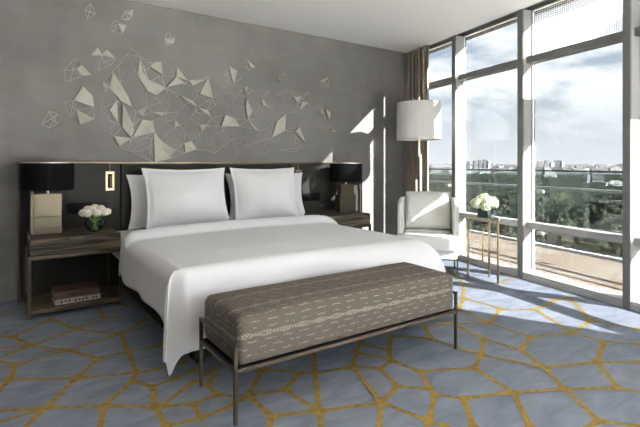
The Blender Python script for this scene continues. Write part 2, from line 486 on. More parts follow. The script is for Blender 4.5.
for a, b in edges:
    c = clipwin(a, b)
    if not c: continue
    a, b = c; d = Vector((b[0]-a[0], b[1]-a[1])); L_ = d.length
    if L_ < .01: continue
    d /= L_; n = Vector((-d.y, d.x)); pts = []
    flare = min(.07, L_*.3); prof = [(0, 1.75), (flare*.5, 1.2), (flare, .95), (L_-flare, .95), (L_-flare*.5, 1.2), (L_, 1.75)]
    V = []
    for t, k in prof:
        p = Vector(a)+d*t
        V += [(p.x+n.x*HWD*k, p.y+n.y*HWD*k, ze), (p.x-n.x*HWD*k, p.y-n.y*HWD*k, ze)]
    fl.add(V, [(2*i+1, 2*i+3, 2*i+2, 2*i) for i in range(5)], 1)
    ze = .0012 if ze > .0028 else ze+.00007
    for e in (a, b):
        if any((e[0]-t_[0])**2+(e[1]-t_[1])**2 < .0045 for t_ in seen): continue
        seen.add(tuple(e)); k = [(e[0]+HWD*1.6*math.cos(q*PI/4), e[1]+HWD*1.6*math.sin(q*PI/4), .0034) for q in range(8)]
        fl.add(k, [tuple(range(8))], 1)
structure(fl.build('floor', [M['carpet'], M['carpetgold']]))
mb = MB(); mb.hexa([(XL, YB), W((OY-YB)/WC, 0), W((OY-.30)/WC, 0), (XL, .30)], .003, .008); structure(mb.build('floor_bounce', M['bounce']))  # unseen pale floor laid over the carpet to bounce light upward
mb = MB(); mb.hexa(room, HC, HC+.05); structure(mb.build('ceiling', M['ceil']))
mb = MB(); mb.box((XL-.15, YW, -.1), (OX+.05, YW+.2, HC+.05)); structure(mb.build('wall_bed', M['wall']))
mb = MB(); mb.box((XL-.15, YB, -.1), (XL, YW, HC+.05)); structure(mb.build('wall_left', M['wallpl']))
mb = MB(); wbox(mb, 4.76, 5.3, 0, .25, -.1, HC+.05); wbox(mb, 5.3, SEND, 0, .25, ZL, HC+.05); structure(mb.build('wall_right', M['wallp']))
mb = MB(); mb.box((XL-.15, YB-.15, -.1), (BX, YB, HC+.05)); mb.box((BX, YB-.15, ZL), (3.2, YB, HC+.05)); structure(mb.build('wall_back', M['wallp']))
mb = MB(); mb.box((XL, YW-.012, 0), (.08, YW, .09)); mb.box((3.98, YW-.012, 0), (4.85, YW, .09)); structure(mb.build('baseboard_bed', M['wall'], bevel=.003))

# windows: four bays
MUL = [(-.10, -.03), (.98, 1.045), (2.05, 2.122), (3.176, 3.240), (4.69, 4.76)]
for i in range(4):
    a1 = MUL[i][1]; b0, b1 = MUL[i+1]
    w = bpy.data.objects.new('window_%d' % (i+1), None); COL.objects.link(w); structure(w); w.location = (*W((a1+b0)/2, .07), 0)
    P = -Vector(w.location)
    def wpart(name, boxes, m, bevel=.004, uv=None):
        mb = MB()
        for bx in boxes: wbox(mb, *bx)
        return structure(mb.build(name, m, w, bevel=bevel, loc=P, uvfn=uv))
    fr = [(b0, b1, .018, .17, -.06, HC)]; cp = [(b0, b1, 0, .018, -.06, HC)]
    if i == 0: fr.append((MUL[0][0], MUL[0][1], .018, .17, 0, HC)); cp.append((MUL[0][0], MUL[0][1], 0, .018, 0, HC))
    wpart('mullion', fr, M['frame']); wpart('mullion_shaded_face', cp, M['frameshade'], .002)  # room-side faces get their shade from the darker colour
    wpart('window_frame', [(a1, a1+.010, .125, .165, .08, HC), (b0-.010, b0, .125, .165, .08, HC), (a1, b0, .12, .17, HC-.012, HC)], M['frame'], .002)
    wpart('transom', [(a1, b0, .05, .17, 2.262, 2.330)], M['frameshade'])  # same paint, darkened for its backlit shade
    wpart('rail', [(a1, b0, .05, .17, .524, .590)], M['railcap'])
    wpart('sill', [(a1, b0, 0, .17, -.06, .050)], M['railcap'])
    wpart('sill_cap', [(a1, b0, .012, .17, .050, .064)], M['frame'], .002)
    wpart('pane', [(a1+.02, b0-.02, .138, .146, .063, .53), (a1+.02, b0-.02, .138, .146, .585, 2.27)], M['pane'], 0)
    wpart('upper_pane', [(a1+.02, b0-.02, .138, .146, 2.325, HC-.02)], M['frit' if i >= 2 else 'pane'], 0, uv=lambda k, p: (((p[0]-OX)*-WS+(p[1]-OY)*-WC), p[2]))
# eave and terrace slabs, with unseen slabs added to shape the light
mb = MB(); wbox(mb, -1.2, 10, 0, .31, HC+.05, HC+.40); wbox(mb, -1.2, 10, .155, .31, HC, HC+.05); structure(mb.build('trim_1', M['facade']))
mb = MB(); wbox(mb, 4.2, 5.2, .31, 1.75, HC, HC+.40); mb.hexa([W(5.25, .31), W(9.7, 3.8), W(13, 3.8), W(13, .31)][::-1], HC, HC+.40); structure(mb.build('sun_block_slab', M['facade']))  # unseen overhangs added to keep sun off the bed and floor
mb = MB(); wbox(mb, -4, 5.6, .0, 2.06, -.35, -.05); structure(mb.build('terrace', M['deck']))
mb = MB(); wbox(mb, 5.6, 15, .26, 7, -.35, -.05); mb.hexa([(XL, -9), (3.4, -9), (3.2, YB-.16), (XL, YB-.16)], -.35, -.05); structure(mb.build('bounce_slab', M['bounce']))  # unseen pale slabs added to bounce sun onto the ceiling
mb = MB(); wbox(mb, -4, 10, 1.97, 2.06, -.05, -.015); structure(mb.build('terrace_kerb', M['kerb']))

# ------------------------------------------------------------------ balustrade
bal = thing('balustrade', 'glass balustrade with dark top bar and pale handrail along the terrace edge', 'railing', (*W(1.5, 2.0), -.05))
BP = -Vector(bal.location)
seams = [-3.5, -1.63, .56, 2.75, 4.95]
for i in range(4):
    mb = MB(); wbox(mb, seams[i]+.012, seams[i+1]-.012, 1.994, 2.006, -.015, 1.09); mb.build('glass_panel', M['rail_glass'], bal, loc=BP)
mb = MB(); wbox(mb, -3.5, 4.95, 1.985, 2.015, 1.085, 1.11); mb.build('top_bar', M['railmetal'], bal, loc=BP)
mb = MB(); wbox(mb, -3.5, 4.95, 1.90, 1.95, .825, .865); mb.build('handrail', M['handrail'], bal, loc=BP, bevel=.008)
for s in seams[1:4]:
    for z in (.76, .12):
        mb = MB(); wbox(mb, s-.03, s+.09, 1.955, 1.994, z, z+.045); mb.build('clamp', M['kerb'], bal, loc=BP, bevel=.006)

# ------------------------------------------------------------------ curtain
def curt(u, v):
    s = .03+.55*u; o = -.085+.032*math.sin(u*2*PI*6.5)*(1-.15*math.sin(3*u+2*v))+.006*math.sin(23*u)
    x, y = W(s, o); return (x, y, .02+(HC-.04)*v)
mb = MB(); mb.grid(curt, 110, 6)
cu = mb.build('curtain', M['curtain'], smooth=True, solid=.004)
tag(cu, 'brown pleated floor-length curtain drawn to the corner beside the window', 'curtain')

# ------------------------------------------------------------------ headboard
hb = thing('headboard', 'wide charcoal padded headboard panel fixed to the wall behind bed', 'headboard', (2.0, 4.8, 0))
HP = -Vector(hb.location)
xs = [.105, .93, 1.885, 2.84, 3.955]
for i in range(4):
    mb = MB(); mb.box((xs[i]+.004, 4.79, .02), (xs[i+1]-.004, 4.858, 1.205)); mb.build('panel', M['headboard'], hb, loc=HP, bevel=.008)
mb = MB(); mb.box((.09, 4.785, 1.205), (3.97, 4.858, 1.22)); mb.build('top_trim', M['hbtrim'], hb, loc=HP, bevel=.002)
for x in (.09, 3.957):
    mb = MB(); mb.box((x, 4.785, 0), (x+.013, 4.858, 1.205)); mb.build('side_trim', M['hbtrim'], hb, loc=HP, bevel=.002)

# ------------------------------------------------------------------ bed
bed = thing('bed', 'king bed with dark base below a white mattress', 'bed', (1.83, 3.6, 0))
BPP = -Vector(bed.location)
mb = MB(); mb.box((.90, 2.62, .05), (2.76, 4.77, .32)); mb.build('base', M['bedbase'], bed, loc=BPP, bevel=.02)
for x in (.98, 2.68):
    for y in (2.72, 4.65):
        mb = MB(); mb.tube([(x, y, 0), (x, y, .06)], .03, 12); mb.build('leg', M['bedbase'], bed, loc=BPP)
mb = MB(); mb.box((.83, 2.56, .32), (2.84, 4.78, .560)); mb.build('mattress', M['sheet'], bed, loc=BPP, bevel=.06, seg=4, smooth=True)

def make_duvet():
    x0, x1, yf, yh = .83, 2.63, 2.60, 3.86
    DX, DY, DXR = .325, .50, .58
    def hang(r, R):                                # cloth over an edge: (outward, downward)
        q = R*PI/2
        if r < q: return R*math.sin(r/R), R*(1-math.cos(r/R))
        e = r-q
        return R+.035*(1-math.exp(-e*4)), R+e
    def f(u, v):
        b = -DY+v*((yh-yf)+DY); q_ = max(0, 1-(b+DY)/.9); DL = DX+.085*q_*q_*(3-2*q_)
        a = -DL+u*((x1-x0)+DL+DXR)
        dx = max(0, -a, a-(x1-x0)); dy = max(0, -b)
        px = min(max(a, 0), x1-x0)+x0; py = max(b, 0)+yf
        sx = -1 if a < 0 else 1
        hy = (px-x0)/(x1-x0)*.10; py = yf+(py-yf)*(1+hy/(yh-yf))
        r = math.hypot(dx, dy)
        cx = (px-x0)/(x1-x0); k = max(0, (cx-.45)/.55); RR = .085+.20*k*k*(3-2*k)
        re = r if r < .60 else .60+.06*(1-math.exp(-(r-.60)/.06))
        o, dn = hang(re, RR)
        top = .612
        if r > 0:
            X = px+sx*dx/r*o; kk = min(dx, dy)/max(dx, dy) if a < 0 else 0
            Y = py-dy/r*o*(1-.7*kk); X -= .02*kk
        else: X, Y = px, py
        Z = top-dn
        hb_ = (py-yf)/(yh-yf+hy)
        Z += (.022*math.sin(PI*cx)**.6*(1 if r == 0 else max(0, 1-dn*4)))*min(1, hb_*3+.3)
        t = (hb_-.84)/.16
        if t > 0: Z += .068*math.sin(PI*min(1, t)**.8)*max(0, 1-dn*2.2)-(.03*max(0, t-.75)*4)*(1 if r == 0 else .3)
        nz = mnoise.noise(Vector((X*1.6, Y*1.9, 3.3)))*.012+mnoise.noise(Vector((X*4, Y*3.5+X*2, 1.3)))*.004
        if r == 0: Z += nz
        else:
            wv = .014*math.sin(Y*9+X*9+1.2*math.sin(Y*4))*min(1, dn*3)
            X += sx*dx/r*(wv+nz); Y -= dy/r*(wv+nz)*(.3 if a < 0 and dy > 0 and dx > 0 else 1)
        return (X, Y, max(Z, .02))
    mb = MB(); mb.grid(f, 150, 110)
    return mb.build('duvet', M['duvet'], smooth=True, solid=.018)
dv = make_duvet(); tag(dv, 'white duvet spread over the bed with a pointed corner hanging to the floor', 'duvet')

def pillow_mesh(name, w, h, t, fl_, seed, parent, bow=.085):
    mb = MB(); n = 44
    r0 = random.Random(seed)
    def prof(q, inner): 
        k = abs(q)/inner
        return max(0, 1-k**2.1)
    def side(sgn):
        def f(u, v):
            a, b = 2*u-1, 2*v-1
            # finer sampling near the border
            a = math.copysign(abs(a)**.8, a); b = math.copysign(abs(b)**.8, b)
            x = w/2*a*(1-bow*(1-b*b)); z = h/2*b*(1-bow*.8*(1-a*a))
            iu, iv = 1-fl_*2/w, 1-fl_*2/h
            th = t/2*(prof(a, iu)*prof(b, iv))**.72*(1-.15*b)
            wr = mnoise.noise(Vector((x*5+seed, z*5, sgn)))*.010*min(1, th*20)
            fw = .012*mnoise.noise(Vector((x*7+seed*3, z*7, 8)))
            return (x, sgn*(th+.002+wr)+fw*(1 if th < .01 else .3), z+h/2)
        return f
    fF, fB = side(-1), side(1)
    mb.grid(fF, n, n); mb.grid(lambda u, v: fB(1-u, v), n, n)
    return mb.build(name, M['pillow'], parent, smooth=True)
def pillow(label, cx, y, z, tilt, rz, w, h, t, fl_, seed):
    o = pillow_mesh('pillow', w, h, t, fl_, seed, None)
    o.location = (cx, y, z); o.rotation_euler = (-tilt, 0, rz)
    return tag(o, label, 'pillow', 'white pillows at the headboard')
pillow('white pillow at the back, on the side of the vase nightstand', 1.455, 4.62, .575, .16, 0, .99, .53, .19, .015, 1)
pillow('white pillow at the back, on the side of the floor lamp', 2.47, 4.62, .575, .16, 0, .99, .53, .19, .015, 2)
pillow('plump white flanged pillow in front, nearer the vase nightstand', 1.475, 4.36, .585, .25, .03, .84, .595, .29, .02, 3)
pillow('plump white flanged pillow in front, nearer the floor lamp', 2.325, 4.36, .585, .25, -.05, .77, .595, .29, .02, 4)

# ------------------------------------------------------------------ bench
bn = thing('bench', 'long bench with taupe woven cushion on a slim bronze frame at the bed foot', 'bench', (1.645, 2.19, 0))
BN = -Vector(bn.location)
X0, X1, Y0, Y1 = .865, 2.42, 1.955, 2.42
T = .0085
for x in (X0+T, X1-T):
    for y in (Y0+T, Y1-T):
        mb = MB(); mb.tube([(x, y, 0), (x, y, .373)], T, square=True); mb.build('leg', M['bronze'], bn, loc=BN, bevel=.0015)
for y in (Y0+T, Y1-T):
    mb = MB(); mb.box((X0, y-T, .236), (X1, y+T, .254)); mb.build('long_rail', M['bronze'], bn, loc=BN, bevel=.0015)
for x in (X0+T, X1-T):
    mb = MB(); mb.box((x-T, Y0, .236), (x+T, Y1, .254)); mb.build('end_rail', M['bronze'], bn, loc=BN, bevel=.0015)
    mb = MB(); mb.box((x-T, Y0, .356), (x+T, Y1, .374)); mb.build('arm_rail', M['bronze'], bn, loc=BN, bevel=.0015)
mb = MB(); mb.box((X0+.02, Y0+.02, .240), (X1-.02, Y1-.02, .254)); mb.build('seat_board', M['bedbase'], bn, loc=BN)
def cushion():
    cw, cd, z0, z1 = X1-X0-2*2.2*T, .455, .256, .492
    R = .035; cxm = (X0+X1)/2; cym = (Y0+Y1)/2+.0
    # closed profile in (y, z), swept in x with rounded ends
    prof = []; arc = []
    for py, pz, a0 in ((cd/2-R, z1-R, 0), (-cd/2+R, z1-R, 90), (-cd/2+R, z0+R, 180), (cd/2-R, z0+R, 270)):
        for k in range(6):
            a = math.radians(a0+90*k/5); prof.append((py+R*math.cos(a), pz+R*math.sin(a)))
    # subdivide the long flat runs
    P2 = []
    for i in range(len(prof)):
        p, q = prof[i], prof[(i+1) % len(prof)]; P2.append(p); L_ = math.hypot(q[0]-p[0], q[1]-p[1])
        if L_ > .05:
            m = 12
            for k in range(1, m): P2.append((p[0]+(q[0]-p[0])*k/m, p[1]+(q[1]-p[1])*k/m))
    prof = P2; n = len(prof)
    stations = [(-cw/2, R*1.0), (-cw/2+R*.13, R*.5), (-cw/2+R*.5, R*.13), (-cw/2+R, 0)]
    m = 40
    xs = stations+[(-cw/2+R+(cw-2*R)*k/m, 0) for k in range(1, m)]+[(-a, b) for a, b in stations[::-1]]
    mb = MB(); V = []; uv = []
    for x, ins in xs:
        cz = (z0+z1)/2
        L_ = 0; prev = None
        for (y, z) in prof:
            y2 = y*(1-ins/(cd/2)); z2 = cz+(z-cz)*(1-ins/((z1-z0)/2))
            puff = .012*(1-(2*x/cw)**4)*(1-(2*y/cd)**4) if z > cz+.09 else 0
            sag = .005*mnoise.noise(Vector((x*3, y*4, z*5)))
            V.append((cxm+x, cym+y2+(sag if abs(y) > cd/2-.01 else 0), z2+puff+sag*(z > cz)))
            if prev: L_ += math.hypot(y-prev[0], z-prev[1])
            prev = (y, z); uv.append((x+2, L_+.018))
    F = []
    for i in range(len(xs)-1):
        for k in range(n): F.append((i*n+k, i*n+(k+1) % n, (i+1)*n+(k+1) % n, (i+1)*n+k))
    ends = []
    b = len(V)
    F.append(tuple(range(n-1, -1, -1))); F.append(tuple((len(xs)-1)*n+k for k in range(n)))
    mb.add(V, F)
    def uvf(i, p):
        return uv[i]
    o = mb.build('cushion', M['benchcloth'], bn, smooth=True, loc=BN, uvfn=uvf)
    # the end caps take their v from height
    me = o.data; ul = me.uv_layers[0].data
    for p in me.polygons:
        if len(p.vertices) > 4:
            for li in p.loop_indices:
                c = V[me.loops[li].vertex_index]; ul[li].uv = (c[1]*1.0, .70-(c[2]-z0))
        else:
            ks = [me.loops[li].vertex_index % n for li in p.loop_indices]
            if max(ks)-min(ks) > n/2:
                for li in p.loop_indices:
                    if me.loops[li].vertex_index % n == 0: ul[li].uv = (ul[li].uv[0], ul[li].uv[1]+2*(cd+z1-z0)-.06)
    return o
cushion()

# ------------------------------------------------------------------ nightstand
def make_nightstand(label):
    n = thing('nightstand', label, 'nightstand', (.485, 4.48, 0), 0, 'nightstands beside the bed')
    hw, hd = .340, .30; t = .011
    mb = MB(); mb.box((-hw+.014, -hd+.004, .488), (hw-.014, hd, .614)); mb.build('case', M['wood'], n, bevel=.003)
    mb = MB(); mb.box((-hw+.018, -hd-.004, .496), (hw-.018, -hd+.004, .606)); dr = mb.build('drawer', M['wood'], n, bevel=.002)
    mb = MB(); mb.box((-.052, -hd-.016, .588), (.052, -hd-.004, .606)); mb.build('handle', M['bronze'], dr, bevel=.002)
    mb = MB(); mb.box((-hw, -hd, .455), (hw, -hd+2*t, .485)); mb.box((-hw, hd-2*t, .455), (hw, hd, .485)); mb.box((-hw, -hd+2*t, .455), (-hw+2*t, hd-2*t, .485)); mb.box((hw-2*t, -hd+2*t, .455), (hw, hd-2*t, .485))
    mb.build('top_frame', M['bronze'], n, bevel=.001)
    for x in (-hw+t, hw-t):
        for y in (-hd+t, hd-t):
            mb = MB(); mb.tube([(x, y, 0), (x, y, .456)], t, square=True); mb.build('leg', M['bronze'], n, bevel=.001)
    mb = MB(); mb.box((-hw+.004, -hd+.006, .034), (hw-.004, hd-.006, .064)); mb.build('shelf', M['wood'], n, bevel=.002)
    mb = MB(); mb.box((-hw+2*t, hd-.03, .064), (hw-2*t, hd-.018, .455)); mb.build('back_panel', M['headboard'], n)
    return n
ns = make_nightstand('open wood and bronze nightstand holding books under the rose vase')
ns2 = dup(ns, (3.262, 4.48, 0), label='sunlit wood nightstand between the bed and the floor lamp')

# ------------------------------------------------------------------ table lamps
def make_table_lamp(label, loc, sx):
    l = thing('table_lamp', label, 'lamp', loc, 0, 'black shaded table lamps')
    mb = MB(); mb.box((-.10, -.035, 0), (.10, .045, .335)); mb.box((-.10, -.035, .335), (.10, .045, .337)); mb.build('base_slab', M['golddark'] if sx < 0 else M['gold'], l, bevel=.003)
    mb = MB()
    if sx < 0:
        mb.box((-.13, -.06, 0), (.11, -.036, .215)); mb.box((-.13, -.036, 0), (-.106, .05, .215))
    else:
        mb.box((-.125, -.050, 0), (-.102, .05, .36)); mb.box((-.100, -.048, 0), (.102, -.036, .055)); mb.box((-.100, -.044, .14), (.102, -.036, .144))
    mb.build('front_plate', M['gold'], l, bevel=.003)
    mb = MB(); mb.tube([(0, 0, .335), (0, 0, .42)], .012, 12); mb.tube([(0, 0, .42), (0, 0, .47)], .022, 12); mb.build('stem', M['white_metal'], l, smooth=False)
    R, z0, z1 = .197, .37, .598
    mb = MB(); mb.lathe([(R, z0), (R, z1), (R-.006, z1), (R-.006, z0)], n=64, closed=True, mi=0)
    for i in range(2*64, 3*64): mb.mi[i] = 1
    mb.build('lamp_shade', [M['blackshade'], M['shadelining']], l, smooth=False)
    mb = MB(); mb.lathe([(R+.001, z1-.004), (R+.001, z1+.002), (R-.008, z1+.002), (R-.008, z1-.004)], n=64, closed=True)
    mb.build('shade_ring', M['white_metal'], l); mb = MB()
    for k in range(3):
        a = k*2*PI/3+.5; mb.tube([(0, 0, .585), ((R-.004)*math.cos(a), (R-.004)*math.sin(a), .597)], .003, 6)
    mb.tube([(0, 0, .46), (0, 0, .60)], .004, 8)
    mb.build('shade_spider', M['white_metal'], l)
    return l
make_table_lamp('black drum table lamp with brass base beside the vase of roses', (.297, 4.50, .614), 1)
make_table_lamp('black drum table lamp with stepped brass base in the sun', (3.468, 4.50, .614), -1)

# ------------------------------------------------------------------ sconces, sockets
def make_sconce(label, x):
    s = thing('reading_light', label, 'wall lamp', (x, 4.79, 1.037), 0, 'brass reading lights on the headboard')
    mb = MB(); mb.box((-.040, -.016, -.092), (.040, 0, -.066)); mb.box((-.040, -.016, .066), (.040, 0, .092)); mb.box((-.040, -.016, -.066), (-.018, 0, .066)); mb.box((.018, -.016, -.066), (.040, 0, .066))
    mb.build('plate', M['tablebrass'], s, bevel=.003)
    mb = MB(); mb.box((-.018, -.006, -.066), (.018, 0, .066)); mb.build('recess', M['blackplastic'], s)
    mb = MB(); mb.tube([(0, -.018, -.05), (0, -.018, .05)], .009, 12); mb.build('lamp_tube', M['gold'], s)
    mb = MB(); mb.tube([(0, -.006, .092), (0, -.006, .165)], .003, 6); mb.build('stem', M['brass'], s)
    return s
sc1 = make_sconce('brass reading light on the headboard above the rose vase', .830)
dup(sc1, (2.955, 4.79, 1.037), label='brass reading light mostly hidden behind the pillow by the floor lamp')
def make_plate(label, x, w):
    p = thing('socket_plate', label, 'socket plate', (x, 4.79, .79), 0, 'black socket plates on the headboard')
    mb = MB(); mb.box((-w/2, -.008, -.048), (w/2, 0, .048)); mb.build('plate', M['blackplastic'], p, bevel=.002)
    for k in range(4):
        c = -w/2+w*(k+.5)/4
        mb = MB(); mb.box((c-w*.09, -.011, -.03), (c+w*.09, -.008, .03)); mb.build('switch', M['blackplastic'], p, bevel=.001)
    return p
pl = make_plate('black socket plate on the headboard behind the rose vase', .64, .345)
dup(pl, (3.10, 4.79, .79), label='black socket plate on the headboard behind the pillow by the sunlit lamp')

# ------------------------------------------------------------------ rose vase
VX, VY, VZ = .640, 4.38, .6145
va = thing('glass_vase', 'round clear glass vase of water on the nightstand', 'vase', (VX, VY, VZ))
pr_ = []
for k in range(17):
    a = -PI/2*.86+(PI*.80)*k/16; pr_.append((.077*math.cos(a), .074+.076*math.sin(a)))
inn = [(max(r-.004, .001), z+(.004 if i == 0 else 0)) for i, (r, z) in enumerate(pr_)][::-1]
mb = MB(); mb.lathe([(.001, pr_[0][1])]+pr_+inn+[(.001, pr_[0][1]+.004)], n=40); mb.build('bowl', M['clear'], va, smooth=True)
mb = MB(); wp = [p for p in pr_ if p[1] < .085]; mb.lathe([(.001, .008)]+[(r-.006, max(z, .008)) for r, z in wp]+[(.001, wp[-1][1])], n=32); mb.build('water', M['water'], va, smooth=True)
def blossom(mb, c, r, rg):
    # a full round rose: petal ridges winding up to the bud
    ph = rg.uniform(0, 6.28); n, m = 16, 26; V = []; F = []
    for i in range(n+1):
        th = PI*(.02+.88*i/n)
        for j in range(m):
            a = 2*PI*j/m
            k = 1+.13*math.sin(3*a+7*th+ph)*math.sin(th)-.16*max(0, math.sin(11*th+a+ph))*(1 if th < 1.7 else .4)
            V.append((c[0]+r*k*math.sin(th)*math.cos(a), c[1]+r*k*math.sin(th)*math.sin(a), c[2]+r*.85*k*math.cos(th)))
    for i in range(n):
        for j in range(m): F.append((i*m+j, (i+1)*m+j, (i+1)*m+(j+1) % m, i*m+(j+1) % m))
    F.append(tuple(range(m-1, -1, -1))); F.append(tuple(n*m+j for j in range(m)))
    mb.add(V, F)
    return mb
rb = thing('rose_bouquet', 'cream roses with green stems standing in the round glass vase', 'flowers', (VX, VY, VZ+.012))
rg = random.Random(5)
heads = [(0, 0, .196)]+[(.055*math.cos(a), .055*math.sin(a), .184) for a in (0.4, 1.66, 2.9, 4.2, 5.4)]+[(.095*math.cos(a), .085*math.sin(a), .158) for a in (-2.9, -2.3, -1.55, -.8, -.2, .6, 1.4, 2.4)]
for h in heads:
    mb = MB(); blossom(mb, h, .037, rg); mb.build('blossom', M['rose'], rb, smooth=True)
mb = MB()
for h in heads:
    a = math.atan2(h[1], h[0]+1e-6)+2.2; mb.tube([(.03*math.cos(a), .03*math.sin(a), .0), (h[0]*.1, h[1]*.1, .07), (h[0]*.5, h[1]*.5, .11), (h[0], h[1], h[2]-.015)], .0038, 6)
mb.build('stems', M['stem'], rb, smooth=True)
def leaf(mb, c, d, L_, w):
    d = Vector(d).normalized(); sd = d.cross(Vector((0, 0, 1)))
    sd = sd.normalized() if sd.length > .01 else Vector((1, 0, 0))
    up = sd.cross(d); c = Vector(c); V = []
    for i in range(6):
        t = i/5; ww = w*math.sin(PI*min(1, .06+t*.94))*(1-.3*t)
        p = c+d*L_*t-up*L_*.25*t*t
        V += [p-sd*ww+up*ww*.3, p, p+sd*ww+up*ww*.3]
    F = []
    for i in range(5):
        for j in range(2): F.append((i*3+j, i*3+j+1, (i+1)*3+j+1, (i+1)*3+j))
    mb.add(V, F)
mb = MB()
for k in range(9):
    a = k*.7; leaf(mb, (.03*math.cos(a), .03*math.sin(a), .115), (math.cos(a), math.sin(a), .25), .06, .018)
mb.build('leaves', M['leaf'], rb, smooth=True)

# ------------------------------------------------------------------ books
def book(name, label, loc, rz, w, d, h, cov, marks):
    b = thing(name, label, 'book', loc, rz, 'books on the nightstand shelf')
    c = .004
    mb = MB(); mb.box((-w/2, -d/2, 0), (w/2, d/2, c)); mb.box((-w/2, -d/2, h-c), (w/2, d/2, h)); mb.box((-w/2, -d/2, c), (w/2, -d/2+c, h-c)); mb.build('cover', cov, b, bevel=.001)
    mb = MB(); mb.box((-w/2+.006, -d/2+c, c), (w/2-.006, d/2-.006, h-c)); mb.build('pages', M['bookpages'], b)
    mb = MB()
    for m_ in marks: mb.box(m_[0], m_[1])
    mb.build('lettering', M['ink'], b)
    return b
SZ = .0645
book('book', 'pale grey paperback at the bottom of the stack on the nightstand shelf', (.495, 4.37, SZ), .05, .335, .235, .042, M['bookpale'],
     [((x, -.1190, .012), (x+.014, -.1174, .028)) for x in (-.13, -.10, -.075, -.03, .0, .025, .05, .10, .125)])
book('book', 'thick brown book lying on top of the pale paperback', (.490, 4.375, SZ+.0425), .0, .340, .240, .056, M['booktop'],
     [((-.10, -.06, .0556), (-.005, -.03, .0567)), ((.04, .0, .0556), (.14, .03, .0567)), ((-.06, -.1212, .02), (.05, -.1198, .034))])

